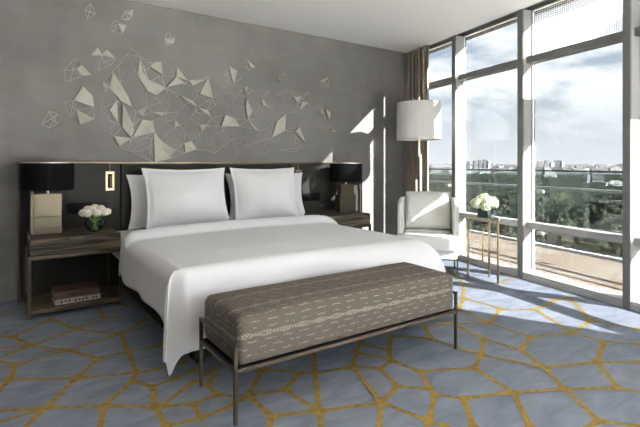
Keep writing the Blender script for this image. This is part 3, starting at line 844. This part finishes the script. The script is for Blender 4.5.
# ------------------------------------------------------------------ armchair
def make_armchair():
    fx, fy = -.737, -.676
    rz = math.atan2(fx, -fy)                       # local -Y faces the room
    c = thing('armchair', 'ivory upholstered armchair with curved back by the window', 'armchair', (3.925, 3.585, 0), rz)
    # shell: a U swept round the seat with rounded top edge
    path = []
    hw, yb, yf = .295, .30, -.20
    n = 9
    path.append((-hw, yf)); path.append((-hw, -.05)); path.append((-hw, .08))
    for k in range(n+1):
        a = PI-PI/2*k/n; path.append((-hw+.16+.16*math.cos(a), yb-.16+.16*math.sin(a)))
    for k in range(n+1):
        a = PI/2-PI/2*k/n; path.append((hw-.16+.16*math.cos(a), yb-.16+.16*math.sin(a)))
    path += [(hw, .08), (hw, -.05), (hw, yf)]
    m = len(path); T_ = .029
    sec = [(-1, .20), (-1.05, .55)]
    mb = MB(); V = []; rings = []
    for i, p in enumerate(path):
        a = path[max(0, i-1)]; b = path[min(m-1, i+1)]; d = Vector((b[0]-a[0], b[1]-a[1])).normalized(); nn = Vector((-d.y, d.x))
        end = 1.0
        ztop = .815
        if i == 0 or i == m-1: ztop = .775
        prof = []
        z0 = .22
        prof += [(T_, z0), (T_, z0+.2), (T_, ztop-T_*1.0)]
        for k in range(1, 7):
            q = PI*k/7; prof.append((T_*math.cos(q), ztop-T_+T_*math.sin(q)))
        prof += [(-T_, ztop-T_), (-T_, z0+.2), (-T_, z0)]
        rings.append([(p[0]+nn.x*o, p[1]+nn.y*o, z) for o, z in prof])
    # rounded front ends
    def endring(r, fwd, k): 
        cx = sum(q[0] for q in r)/len(r); return [((q[0]-cx)*k+cx, q[1]-fwd, (q[2]-.5)*(1-.04*(1-k))+.5) for q in r]
    allr = [endring(rings[0], .030, .45), endring(rings[0], .020, .8)]+rings+[endring(rings[-1], .020, .8), endring(rings[-1], .030, .45)]
    k = len(rings[0])
    for r in allr: V += r
    F = []
    for i in range(len(allr)-1):
        for j in range(k): F.append((i*k+j, (i+1)*k+j, (i+1)*k+(j+1) % k, i*k+(j+1) % k))
    F.append(tuple(range(k))); F.append(tuple((len(allr)-1)*k+j for j in range(k-1, -1, -1)))
    mb.add(V, F); mb.build('shell', M['chair'], c, smooth=True)
    # seat plinth
    def block(name, w0, y0, y1, z0, z1, R, bul=.0, cr=.10):
        P = rrect(w0, y1-y0, cr, 8); mb = MB(); lay = []
        H = z1-z0
        for q in range(7):
            a = PI/2*q/6; lay.append((R*(1-math.sin(a)), z0+R*(1-math.cos(a))))
        for q in range(7):
            a = PI/2*q/6; lay.append((R*(1-math.cos(a)), z1-R+R*math.sin(a)))
        V = []; F = []; np_ = len(P)
        for ins, z in lay:
            for x, y in P:
                sxx = 1-ins/(w0/2); syy = 1-ins/((y1-y0)/2)
                V.append((x*sxx, y*syy+(y0+y1)/2, z))
        for i in range(len(lay)-1):
            for j in range(np_): F.append((i*np_+j, i*np_+(j+1) % np_, (i+1)*np_+(j+1) % np_, (i+1)*np_+j))
        # domed top
        base = (len(lay)-1)*np_
        for t, dz in ((.75, .35), (.4, .8), (.08, 1)):
            for j in range(np_):
                x, y, z = V[base+j]; V.append((x*t, (y-(y0+y1)/2)*t+(y0+y1)/2, z+bul*dz))
        L0 = len(lay)-1
        for i in range(3):
            for j in range(np_): F.append(((L0+i)*np_+j, (L0+i)*np_+(j+1) % np_, (L0+i+1)*np_+(j+1) % np_, (L0+i+1)*np_+j))
        F.append(tuple((L0+3)*np_+j for j in range(np_))); F.append(tuple(range(np_-1, -1, -1)))
        mb.add(V, F); return mb.build(name, M['chair'], c, smooth=True)
    block('seat_rail', .60, -.36, .24, .205, .285, .012, 0, .07)
    block('seat_cushion', .665, -.405, -.13, .288, .445, .035, .0, .09).hide_render = False
    block('seat_pad', .525, -.20, .23, .29, .445, .03, .012, .06)
    # back cushion
    mb = MB(); n = 26
    def bc(sgn):
        def f(u, v):
            a, b = 2*u-1, 2*v-1
            pa, pb = max(0, 1-abs(a)**5), max(0, 1-abs(b)**5)
            th = .075*(pa*pb)**.45
            x = .255*a*(1-.02*b*b); z = .215*b*(1-.02*a*a)
            return (x, sgn*th, z)
        return f
    f1, f2 = bc(-1), bc(1)
    mb.grid(f1, n, n); mb.grid(lambda u, v: f2(1-u, v), n, n)
    o = mb.build('back_cushion', M['chair'], c, smooth=True); o.location = (0, .135, .668); o.rotation_euler = (-.14, 0, 0)
    # legs and frame
    for x in (-.30, .30):
        for y in (-.315, .20):
            mb = MB(); mb.tube([(x, y, 0), (x, y, .21)], .009, square=True); mb.build('leg', M['gold'], c)
    mb = MB(); mb.box((-.309, -.324, .190), (.309, -.306, .206)); mb.box((-.309, .191, .190), (.309, .209, .206)); mb.box((-.309, -.306, .190), (-.291, .191, .206)); mb.box((.291, -.306, .190), (.309, .191, .206)); mb.build('base_frame', M['gold'], c)
make_armchair()

# ------------------------------------------------------------------ floor lamp
LX, LY = 4.250, 4.030
fl_ = thing('floor_lamp', 'tall brass floor lamp with white drum shade behind the armchair', 'lamp', (LX, LY, 0), -A)
mb = MB(); mb.lathe([(.001, 0), (.13, 0), (.13, .014), (.122, .018), (.001, .018)], n=48); mb.build('base', M['gold'], fl_)
mb = MB(); mb.tube([(.024, 0, .015), (.024, 0, 1.31)], .0115, square=True); mb.build('pole', M['white_metal'], fl_)
mb = MB(); mb.tube([(-.03, 0, .015), (-.03, 0, 1.005)], .010, square=True); mb.build('short_pole', M['white_metal'], fl_)
mb = MB(); mb.tube([(.004, 0, 1.30), (.004, 0, 2.005)], .0105, square=True); mb.box((-.006, -.0105, 1.292), (.036, .0105, 1.318)); mb.build('upper_pole', M['white_metal'], fl_)
mb = MB(); mb.tube([(.004, 0, 1.985), (.004, 0, 2.035)], .010, 10); mb.build('finial', M['white_metal'], fl_)
R, z0, z1 = .275, 1.505, 1.960
mb = MB(); mb.lathe([(R, z0), (R-.006, z1), (R-.012, z1), (R-.006, z0)], n=72, closed=True); mb.build('lamp_shade', M['whiteshade'], fl_, smooth=False)
mb = MB(); mb.lathe([(R+.001, z0-.002), (R+.001, z0+.008), (R-.008, z0+.008), (R-.008, z0-.002)], n=72, closed=True); mb.build('shade_ring', M['white_metal'], fl_); mb = MB()
for k in range(3):
    a = k*2*PI/3; mb.tube([(.004, 0, 1.97), ((R-.01)*math.cos(a), (R-.01)*math.sin(a), 1.984)], .0035, 6)
mb.build('shade_spider', M['white_metal'], fl_)

# ------------------------------------------------------------------ side table
tl, tr, tb = Vector((3.995, 3.095, 0)), Vector((4.075, 2.795, 0)), Vector((4.250, 3.020, 0))
tc_ = (tl+tr+tb)/3
st = thing('side_table', 'small triangular brass side table with open rod frame beside the armchair', 'side table', tc_)
rl, rr_, rb_ = tl-tc_, tr-tc_, tb-tc_
for p in (rl, rr_, rb_):
    mb = MB(); mb.tube([(p.x, p.y, 0), (p.x, p.y, .628)], .008, square=True); mb.build('leg', M['tablebrass'], st)
def rtri(k, off):
    out = []; P = [rl, rr_, rb_]
    for i, p in enumerate(P):
        c = p*k; d0 = (P[i]-P[i-1]).normalized(); d1 = (P[(i+1) % 3]-P[i]).normalized()
        n0 = Vector((d0.y, -d0.x)); n1 = Vector((d1.y, -d1.x))
        if n0.dot(Vector((p.x, p.y))) < 0: n0, n1 = -n0, -n1
        a0 = math.atan2(n0.y, n0.x); a1 = math.atan2(n1.y, n1.x)
        da = (a1-a0+PI) % (2*PI)-PI
        for q in range(7):
            a = a0+da*q/6; out.append((c.x+off*math.cos(a), c.y+off*math.sin(a)))
    return out
mb = MB(); mb.hexa(rtri(1, .022), .628, .650); mb.build('top_rim', M['tablebrass'], st, bevel=.002)
mb = MB(); mb.hexa(rtri(1, .016), .650, .655); mb.build('tabletop', M['darkvase'], st)
md = Vector((4.058, 2.962, 0))-tc_
mb = MB(); mb.tube([(md.x, md.y, .195), (md.x, md.y, .50)], .007, square=True); mb.build('inner_post', M['tablebrass'], st)
mb = MB(); mb.tube([(rl.x, rl.y, .202), (md.x, md.y, .202)], .007, square=True); mb.build('lower_bar', M['tablebrass'], st)
mb = MB(); mb.tube([(md.x, md.y, .315), (rr_.x, rr_.y, .315)], .007, square=True); mb.build('upper_bar', M['tablebrass'], st)
# square dark vase with hydrangeas
HX, HY = 4.085, 2.965
hv = thing('square_vase', 'dark green square glass vase on the brass side table', 'vase', (HX, HY, .6555), .35)
mb = MB(); hwv = .052
mb.add([], []); mb.box((-hwv, -hwv, 0), (hwv, hwv, .008))
for a, b in (((-hwv, -hwv), (hwv, -hwv+.006)), ((-hwv, hwv-.006), (hwv, hwv)), ((-hwv, -hwv+.006), (-hwv+.006, hwv-.006)), ((hwv-.006, -hwv+.006), (hwv, hwv-.006))):
    mb.box((*a, .008), (*b, .078))
mb.build('body', M['darkvase'], hv)
hy = thing('hydrangea_bouquet', 'white hydrangeas with green leaves in the square vase', 'flowers', (HX, HY, .67))
rg = random.Random(11)
def hyd(mb, c, r):
    n = 46
    for k in range(n):
        z = 1-1.75*(k+.5)/n; a = k*2.39996; q = math.sqrt(max(0, 1-z*z))
        d = Vector((q*math.cos(a), q*math.sin(a), z)); p = Vector(c)+d*r*rg.uniform(.9, 1.05)
        t1 = d.cross(Vector((.3, .2, 1))).normalized(); t2 = d.cross(t1); s_ = r*.30
        for j in range(4):
            b = j*PI/2+k; e = t1*math.cos(b)+t2*math.sin(b); g = t1*math.cos(b+PI/2)+t2*math.sin(b+PI/2)
            mb.add([p, p+e*s_*.6-g*s_*.42+d*s_*.2, p+e*s_+d*s_*.05, p+e*s_*.6+g*s_*.42+d*s_*.2], [(0, 1, 2, 3)])
    ico(mb, c, r*.9)
def ico(mb, c, r, n=10):
    V = []; F = []
    for i in range(n+1):
        th = PI*i/n
        for j in range(n*2): V.append((c[0]+r*math.sin(th)*math.cos(PI*j/n), c[1]+r*math.sin(th)*math.sin(PI*j/n), c[2]+r*math.cos(th)))
    m = n*2
    for i in range(n):
        for j in range(m): F.append((i*m+j, (i+1)*m+j, (i+1)*m+(j+1) % m, i*m+(j+1) % m))
    mb.add(V, F)
for c_, r_ in (((.075, -.045, .125), .062), ((-.02, -.06, .135), .062), ((-.085, .03, .125), .058), ((.03, .06, .14), .062), ((.0, .0, .165), .060), ((-.05, -.06, .10), .05)):
    mb = MB(); hyd(mb, c_, r_); mb.build('blossom', M['hydrangea'], hy, smooth=False)
mb = MB()
for k in range(14):
    a = k*.45; leaf(mb, (.045*math.cos(a), .045*math.sin(a), .07+.02*(k % 3)), (math.cos(a), math.sin(a), .35+.4*(k % 2)), .105, .030)
mb.build('leaves', M['leaf'], hy, smooth=True)
mb = MB()
for k in range(6):
    a = k*PI/3; mb.tube([(.02*math.cos(a), .02*math.sin(a), -.005), (.03*math.cos(a), .03*math.sin(a), .10)], .004, 6)
mb.build('stems', M['stem'], hy)

# ------------------------------------------------------------------ wall art
def wp(p): return wall_pt(p[0], p[1], YW)
def sculpture(label, facets, extra, links=2, seed=1, group='pale relief pieces on the wall'):
    r = random.Random(seed)
    allp = [p for f in facets for p in f]+list(extra)
    cxp = sum(p[0] for p in allp)/len(allp); cyp = sum(p[1] for p in allp)/len(allp)
    c = wp((cxp, cyp)); t = thing('wall_sculpture', label, 'wall art', (c[0], YW, c[1]), 0, group)
    for f in facets:
        P = [wp(p) for p in f]; n = len(P)
        hs = [r.uniform(.006, .045) for _ in P]
        gx = sum(p[0] for p in P)/n; gz = sum(p[1] for p in P)/n; hm = sum(hs)/n
        V = [(x-c[0], 0, z-c[1]) for x, z in P]+[(x-c[0], -h, z-c[1]) for (x, z), h in zip(P, hs)]+[(gx-c[0], -hm-.004, gz-c[1])]
        F = [(i, (i+1) % n, n+(i+1) % n, n+i) for i in range(n)]+[(n+i, n+(i+1) % n, 2*n) for i in range(n)]
        mb = MB(); mb.add(V, F); mb.build('facet', M['facet'], t)
    nodes = [wp(p) for p in allp]
    mb = MB(); done = set()
    hh = [r.uniform(.002, .008) for _ in nodes]
    for i, p in enumerate(nodes):
        ds = sorted((math.hypot(p[0]-q[0], p[1]-q[1]), j) for j, q in enumerate(nodes) if j != i)
        ds = [d for d in ds if d[0] > .015]
        for d, j in ds[:links]+([ds[links+1]] if len(ds) > links+1 and r.random() < .8 else []):
            k = (min(i, j), max(i, j))
            if k in done or d > .55: continue
            done.add(k); q = nodes[j]
            mb.tube([(p[0]-c[0], -hh[i], p[1]-c[1]), (q[0]-c[0], -hh[j], q[1]-c[1])], .0017, 5)
    mb.build('wire_mesh', M['wire'], t)
    return t
main = [[(112.9,71.6),(120.9,85.3),(127.7,96.7),(131.5,107.4),(120.1,101.3),(110.2,88.3)], [(102.9,82.3),(109.4,86.8),(103.8,94.4)],
 [(139.6,56.4),(142.9,72.4),(149.8,82.3),(165,88.3),(155.8,96),(146,90.6),(137.6,75.4)], [(160.7,61.7),(161.6,75.4),(149.8,67),(152.8,63.3)],
 [(116.3,100.8),(117.8,122.8),(109,110.3)], [(122.4,103.8),(133,125),(133.8,130.4),(130.3,138),(121.6,127.4)], [(113.3,136.2),(130,138.3),(118.6,146.4)],
 [(141.4,119.8),(152.8,121.3),(154,132),(131.5,138)], [(147.5,106),(141.4,117.5),(136,111.4)], [(153.6,132),(160.4,140.3),(174,150.2),(169.5,158.6),(154,162.4)],
 [(151.3,111.9),(166.5,113),(160.4,116.4)], [(176.4,66.9),(186.8,81),(175.6,76.7)], [(175.6,76.7),(183.8,83.8),(165.5,88)], [(187.3,81.2),(204,79.8),(192.2,86.3)],
 [(208,76.7),(211.9,99),(198.5,94.3)], [(178.8,95.3),(192.2,101.3),(197,108),(187,103)], [(197.3,107.6),(207,110.6),(211,118),(204,114.4)],
 [(223.9,115.2),(233,118.3),(239.8,126.6),(220,126.6)], [(174.4,119),(179.8,125.9),(173,128)], [(198,125),(206.4,124.3),(201.4,132)],
 [(183.6,143.3),(191.2,141),(195.7,149.4),(185,153.2)], [(245,98.5),(251,111.3),(247.2,119.7),(244.4,108)], [(261,98),(269,107.5),(261.6,105.6)],
 [(248,119.7),(258.4,131),(252.8,129)], [(284.7,114),(284.7,131),(271.6,137.5),(275.3,121.6)], [(298.8,126.3),(303.4,142.2),(294,131.9)],
 [(301.6,101.9),(307.2,102.8),(297.8,111.3)], [(291.7,97),(300,97),(296.6,102.7)], [(242.5,86.6),(246.7,86.8),(245,95)]]
rq = random.Random(21)
extra = [(133,49),(127,55),(118,66),(146,63),(158,76),(101,108),(109,130),(109,120),(140,152),(128,150),(150,161),(138,128),(170,100),(160,103),(165,122),(190,118),(185,132),(165,135),(176,140),(205,150),(215,153),(235,158),(252,155),(268,152),(246,146),(230,140),(215,135),(208,126),(216,105),(222,92),(232,104),(238,95),(225,128),(262,118),(268,128),(258,142),(280,150),(296,152),(300,148),(310,118),(314,108),(283,104),(276,96),(290,90),(268,92),(308,92),(242,137),(222,146),(196,138),(206,101),(196,112),(178,112),(150,146),(145,138),(230,84),(252,90)]
sculpture('largest relief of pale triangular shards and fine wires over the bed', main, extra, 3, 3)
iso = [
 ('small wire relief highest on the wall, next to the ceiling edge', [], [(84.9,9.8),(90.5,4.2),(95.4,14),(87.7,19),(89,12)]),
 ('small shard relief under the slanting ceiling line above the bed', [[(125.6,14),(133,10),(132,17)]], [(120.8,18),(125.6,11),(123.6,20),(128,20)]),
 ('relief of one shard and wires just below the shard by the ceiling line', [[(116.9,24),(126.4,26),(122.4,34)]], [(109.7,28.7),(114.5,20),(114.5,35),(112,31)]),
 ('lone square shard with an upright wire below the ceiling', [[(164.7,38.2),(174.2,38.2),(173.4,43.8),(164.3,43)]], [(168,31),(166,46)]),
 ('relief with two pointed shards like wings over a wire kite', [[(97.5,47.8),(101.3,55.2),(91.2,55.8)], [(107,50.1),(115.4,58.6),(102.2,55.2)]], [(97.9,70.2),(111.2,65.3),(103,62)]),
 ('round wire relief with one shard pointing to the bed side', [[(81.7,64.9),(91.2,75.4),(81.7,75.4),(76.4,69.5)]], [(65.4,81),(64.8,70.6),(71,62),(77.5,59.4),(80.6,76.3),(70,81.8),(73,70)]),
 ('relief with two large shards one above the other above the lamp', [[(82.1,86.8),(92.2,95.9),(93.9,107.5),(73.2,100.6)], [(75.8,109.6),(94.3,119.1),(79.6,124.4)]], [(64.4,101.6),(70,118),(72,108),(90,112)]),
 ('small wire only relief nearest the black lamp beside the rose vase', [], [(41.6,124.4),(49.4,111.3),(57.4,113.8),(57,123.3),(49,128.2),(51,119)]),
 ('tiny single shard relief right of the tall sliver, upper wall', [[(245.6,59.1),(255,67.2),(250.2,68.3)]], [(244,67),(248,71)]),
 ('tall sliver shard relief standing clear above the main one', [[(228.7,65.8),(236.2,71),(233.8,85.2),(230.5,78)]], [(223,74),(226,83),(241,79)]),
 ('tiny wire relief in the empty wall over the pillows', [[(275.5,78.6),(280,76),(278,80)]], [(285.4,72.5),(284.7,82.3),(281.9,83)]),
 ('small relief closest to the ceiling among those near the sun patch', [[(320,81),(327.5,77.5),(324,82)]], [(328.6,86.9),(321,86)]),
 ('small shard relief with a loop of wire beside the sun patch', [[(324,109.4),(330.6,113),(327.8,120.6)], [(317.5,109.4),(322,113),(320.3,115)]], [(326,117),(322,107)]),
 ('lowest tiny shard relief over the headboard near the sun patch', [[(331.6,129),(334.4,131.9),(328.8,132.3)]], [(330,128)]),
]
for i, (lb, fa, ex) in enumerate(iso): sculpture(lb, fa, ex, 2, 40+i)

# ------------------------------------------------------------------ outside: ground, trees, city
ZG = -42.0
mb = MB(); mb.add([(-40000, -40000, ZG), (40000, -40000, ZG), (40000, 40000, ZG), (-40000, 40000, ZG)], [(0, 1, 2, 3)]); structure(mb.build('ground', M['ground']))
def dirpt(px, dist):
    u = (px-CXP)/FP; d = Vector((SA+u*CA, CA-u*SA)); return d*dist            # dist measured along the view axis
def tree_mesh(seed, r, h):
    mb = MB(); rg = random.Random(seed)
    V = []; n, m = 18, 28
    for i in range(n+1):
        th = PI*i/n
        for j in range(m):
            ph = 2*PI*j/m; d = Vector((math.sin(th)*math.cos(ph), math.sin(th)*math.sin(ph), math.cos(th)))
            k = 1+.45*mnoise.noise(d*2.3+Vector((seed*3.1, 0, 0)))+.42*mnoise.noise(d*5+Vector((0, seed*1.7, 0)))
            V.append((d.x*r*k, d.y*r*k, h*.62+d.z*h*.40*k))
    F = []
    for i in range(n):
        for j in range(m): F.append((i*m+j, (i+1)*m+j, (i+1)*m+(j+1) % m, i*m+(j+1) % m))
    mb.add(V, F, 0); mb.tube([(0, 0, 0), (0, 0, h*.4)], .3, 6, 1)
    return mb.build('tree', [M['tree'], M['trunk']], smooth=True)
protos = [tree_mesh(k+1, 4.6+.5*(k % 3), 11+1.5*(k % 2)) for k in range(5)]
spots = []
rt = random.Random(9); tries = 0
while len(spots) < 290 and tries < 60000:
    tries += 1
    d = 165*(430/165)**(rt.random()**.85); px = rt.uniform(425, 640)
    p = dirpt(px, d)
    if all((p.x-q.x)**2+(p.y-q.y)**2 > 38 for q in spots): spots.append(p)
for i, p in enumerate(spots):
    o = protos[i] if i < 5 else protos[i % 5].copy()
    if i >= 5: COL.objects.link(o)
    o.location = (p.x, p.y, ZG); o.rotation_euler = (0, 0, rt.uniform(0, 6.28)); k = rt.uniform(.75, 1.25); o.scale = (k, k, k*rt.uniform(.9, 1.15))
    tag(o, 'dark green leafy tree in the woods below the terrace', 'tree', 'trees below the terrace')
# farther woods: one uncountable canopy
def canopy(u, v):
    d = 425*(2000/425)**v; p = dirpt(395+280*u, d)
    a = mnoise.noise(Vector((p.x*.09, p.y*.09, 0)))+.6*mnoise.noise(Vector((p.x*.2, p.y*.2, 4)))
    b = mnoise.noise(Vector((p.x*.006, p.y*.006, 9)))
    cut = max(0, min(1, (v-.6)*2.4))*.9
    for q, rr in ((dirpt(597, 900), 40), (dirpt(588, 905), 34), (dirpt(615, 760), 42), (dirpt(549, 1250), 40)):
        if (p-q).length < rr: return (p.x, p.y, ZG-3)
    return (p.x, p.y, ZG+8+5*a+7*b-cut*11-(30 if u in (0, 1) or v in (0, 1) else 0))
mb = MB(); mb.grid(canopy, 260, 150); o = mb.build('woods', M['tree'], smooth=True); o['kind'] = 'stuff'; o['label'] = 'continuous dark green tree canopy between the near trees and the city'; o['category'] = 'woods'
def building(label, px, dist, w, d, h, m='city', group='far city blocks', floors=None, cap=True):
    p = dirpt(px, dist); b = thing('building', label, 'building', (p.x, p.y, ZG), -A+rt.uniform(-.4, .4), group)
    mb = MB(); mb.box((-w/2, -d/2, 0), (w/2, d/2, h)); mb.build('walls', M[m], b)
    if cap: mb = MB(); mb.box((-w*.22, -d*.2, h), (w*.18, d*.25, h+3)); mb.build('roof_house', M[m], b)
    n = floors or max(2, int(h/7)); mb = MB()
    for k in range(n):
        z = h*(k+.45)/n; hh = h/n*.28; mb.box((-w*.46, -d/2-.15, z), (w*.46, -d/2, z+hh)); mb.box((-w/2-.15, -d*.44, z), (-w/2, d*.44, z+hh))
    mb.build('window_band', M['citywin'], b)
    return b
building('white stepped block rising alone out of the woods', 597, 900, 20, 18, 33, 'city', None)
building('low white wing beside the stepped block in the woods', 588, 905, 18, 16, 22, 'citygrey', None)
building('long low white roof among trees under the stepped block', 615, 760, 40, 12, 13, 'city', None)
building('low white roof among trees before the city, window centre', 549, 1250, 34, 14, 22, 'city', None)
for k, (px, w, h) in enumerate(((468, 30, 58), (475, 34, 62), (480, 30, 66), (484.5, 30, 68), (488.5, 26, 62))):
    building(['slim grey tower at the near end of the row behind the hydrangeas', 'broad grey tower of the row behind the hydrangeas', 'middle grey tower of the row behind the hydrangeas', 'tallest grey tower of the row behind the hydrangeas', 'end tower of the row, nearest the window post'][k], px, 2500, w*.55, 20, h-2, 'citygrey' if k != 4 else 'city', 'tower row behind the hydrangeas')
for k, (px, w, h) in enumerate(((540, 60, 66), (546, 40, 72), (552, 50, 58), (557, 60, 74), (562, 45, 70))):
    building(['first white tower beside the window post, wide', 'slim white tower second from the window post', 'low tower in the middle of the white cluster', 'broad tall tower of the white cluster', 'last white tower of the cluster before the flat skyline'][k], px, 3400, w*.6, 24, h-4, 'city', 'white tower cluster on the skyline')
placed = [(dirpt(px, 2500), 26) for px in (468, 475, 480, 484.5, 488.5)]+[(dirpt(px, 3400), 40) for px in (540, 546, 552, 557, 562)]
nb = 0; tries = 0
while nb < 210 and tries < 9000:
    tries += 1
    d = 2060*(9500/2060)**rt.random()**.9; px = rt.uniform(425, 645)
    w, dd = rt.uniform(18, 60)*(1+d/9000), rt.uniform(14, 30); p = dirpt(px, d); rr = math.hypot(w, dd)/2+1
    if any((p-q).length < rr+r2 for q, r2 in placed): continue
    placed.append((p, rr)); nb += 1
    m = rt.choice(['city', 'city', 'city', 'citygrey', 'cityroof'])
    building('small pale city block in the hazy skyline strip', px, d, w, dd, rt.uniform(10, 22)*(1+d/7000), m, 'far city blocks', 3, False)

# ------------------------------------------------------------------ light
world = bpy.data.worlds.new('sky'); sc.world = world; world.use_nodes = True
nt = world.node_tree; N = nt.nodes; L = nt.links
bg = N['Background']; tc = N.new('ShaderNodeTexCoord'); sx = N.new('ShaderNodeSeparateXYZ'); L.new(tc.outputs['Generated'], sx.inputs[0])
def ma(op, a, b_=None, c=None):
    n = N.new('ShaderNodeMath'); n.operation = op
    for i, x in enumerate((a, b_, c)):
        if x is None: continue
        if isinstance(x, (int, float)): n.inputs[i].default_value = x
        else: L.new(x, n.inputs[i])
    return n.outputs[0]
zc = ma('MAXIMUM', sx.outputs[2], 0.0)
den = ma('ADD', zc, .22)
cb = N.new('ShaderNodeCombineXYZ'); L.new(ma('DIVIDE', sx.outputs[0], den), cb.inputs[0]); L.new(ma('DIVIDE', sx.outputs[1], den), cb.inputs[1]); cb.inputs[2].default_value = 2.3
n1 = N.new('ShaderNodeTexNoise'); n1.inputs['Scale'].default_value = 1.9; n1.inputs['Detail'].default_value = 9; n1.inputs['Roughness'].default_value = .55; n1.inputs['Distortion'].default_value = .25
L.new(cb.outputs[0], n1.inputs['Vector'])
cr = N.new('ShaderNodeValToRGB'); L.new(n1.outputs['Fac'], cr.inputs['Fac'])
cr.color_ramp.elements[0].position = .42; cr.color_ramp.elements[0].color = (0, 0, 0, 1)
cr.color_ramp.elements[1].position = .58; cr.color_ramp.elements[1].color = (1, 1, 1, 1)
base = N.new('ShaderNodeValToRGB'); L.new(zc, base.inputs['Fac'])
base.color_ramp.elements[0].position = 0; base.color_ramp.elements[0].color = (.56, .58, .60, 1)
base.color_ramp.elements[1].position = .45; base.color_ramp.elements[1].color = (.22, .29, .38, 1)
e = base.color_ramp.elements.new(.16); e.color = (.33, .39, .45, 1)
cl = N.new('ShaderNodeMixRGB'); L.new(cr.outputs['Color'], cl.inputs[0]); L.new(base.outputs['Color'], cl.inputs[1])
cl.inputs[2].default_value = (.76, .77, .78, 1)
# clouds thin out into haze near the horizon
hz = N.new('ShaderNodeMapRange'); L.new(zc, hz.inputs[0]); hz.inputs[1].default_value = .02; hz.inputs[2].default_value = .16
fm = N.new('ShaderNodeMixRGB'); L.new(hz.outputs[0], fm.inputs[0]); L.new(base.outputs['Color'], fm.inputs[1]); L.new(cl.outputs[0], fm.inputs[2])
L.new(fm.outputs[0], bg.inputs['Color']); bg.inputs['Strength'].default_value = 1.4/(GT*GT)
sun = bpy.data.lights.new('sun', 'SUN'); sun.energy = 20/(GT*GT); sun.angle = math.radians(.5); sun.color = (1, .965, .92)
so = bpy.data.objects.new('sun', sun); COL.objects.link(so)
el = math.radians(27.5); ds = Vector((.418*math.cos(el), -.9085*math.cos(el), math.sin(el)))
so.rotation_euler = ds.to_track_quat('Z', 'Y').to_euler()

sc.view_settings.view_transform = 'Standard'; sc.view_settings.look = 'None'; sc.view_settings.gamma = 1; sc.view_settings.exposure = .2
sc.view_settings.use_curve_mapping = False
sc.cycles.max_bounces = 10; sc.cycles.diffuse_bounces = 6; sc.cycles.transparent_max_bounces = 24
sc.cycles.caustics_reflective = False; sc.cycles.caustics_refractive = False; sc.cycles.sample_clamp_indirect = 12
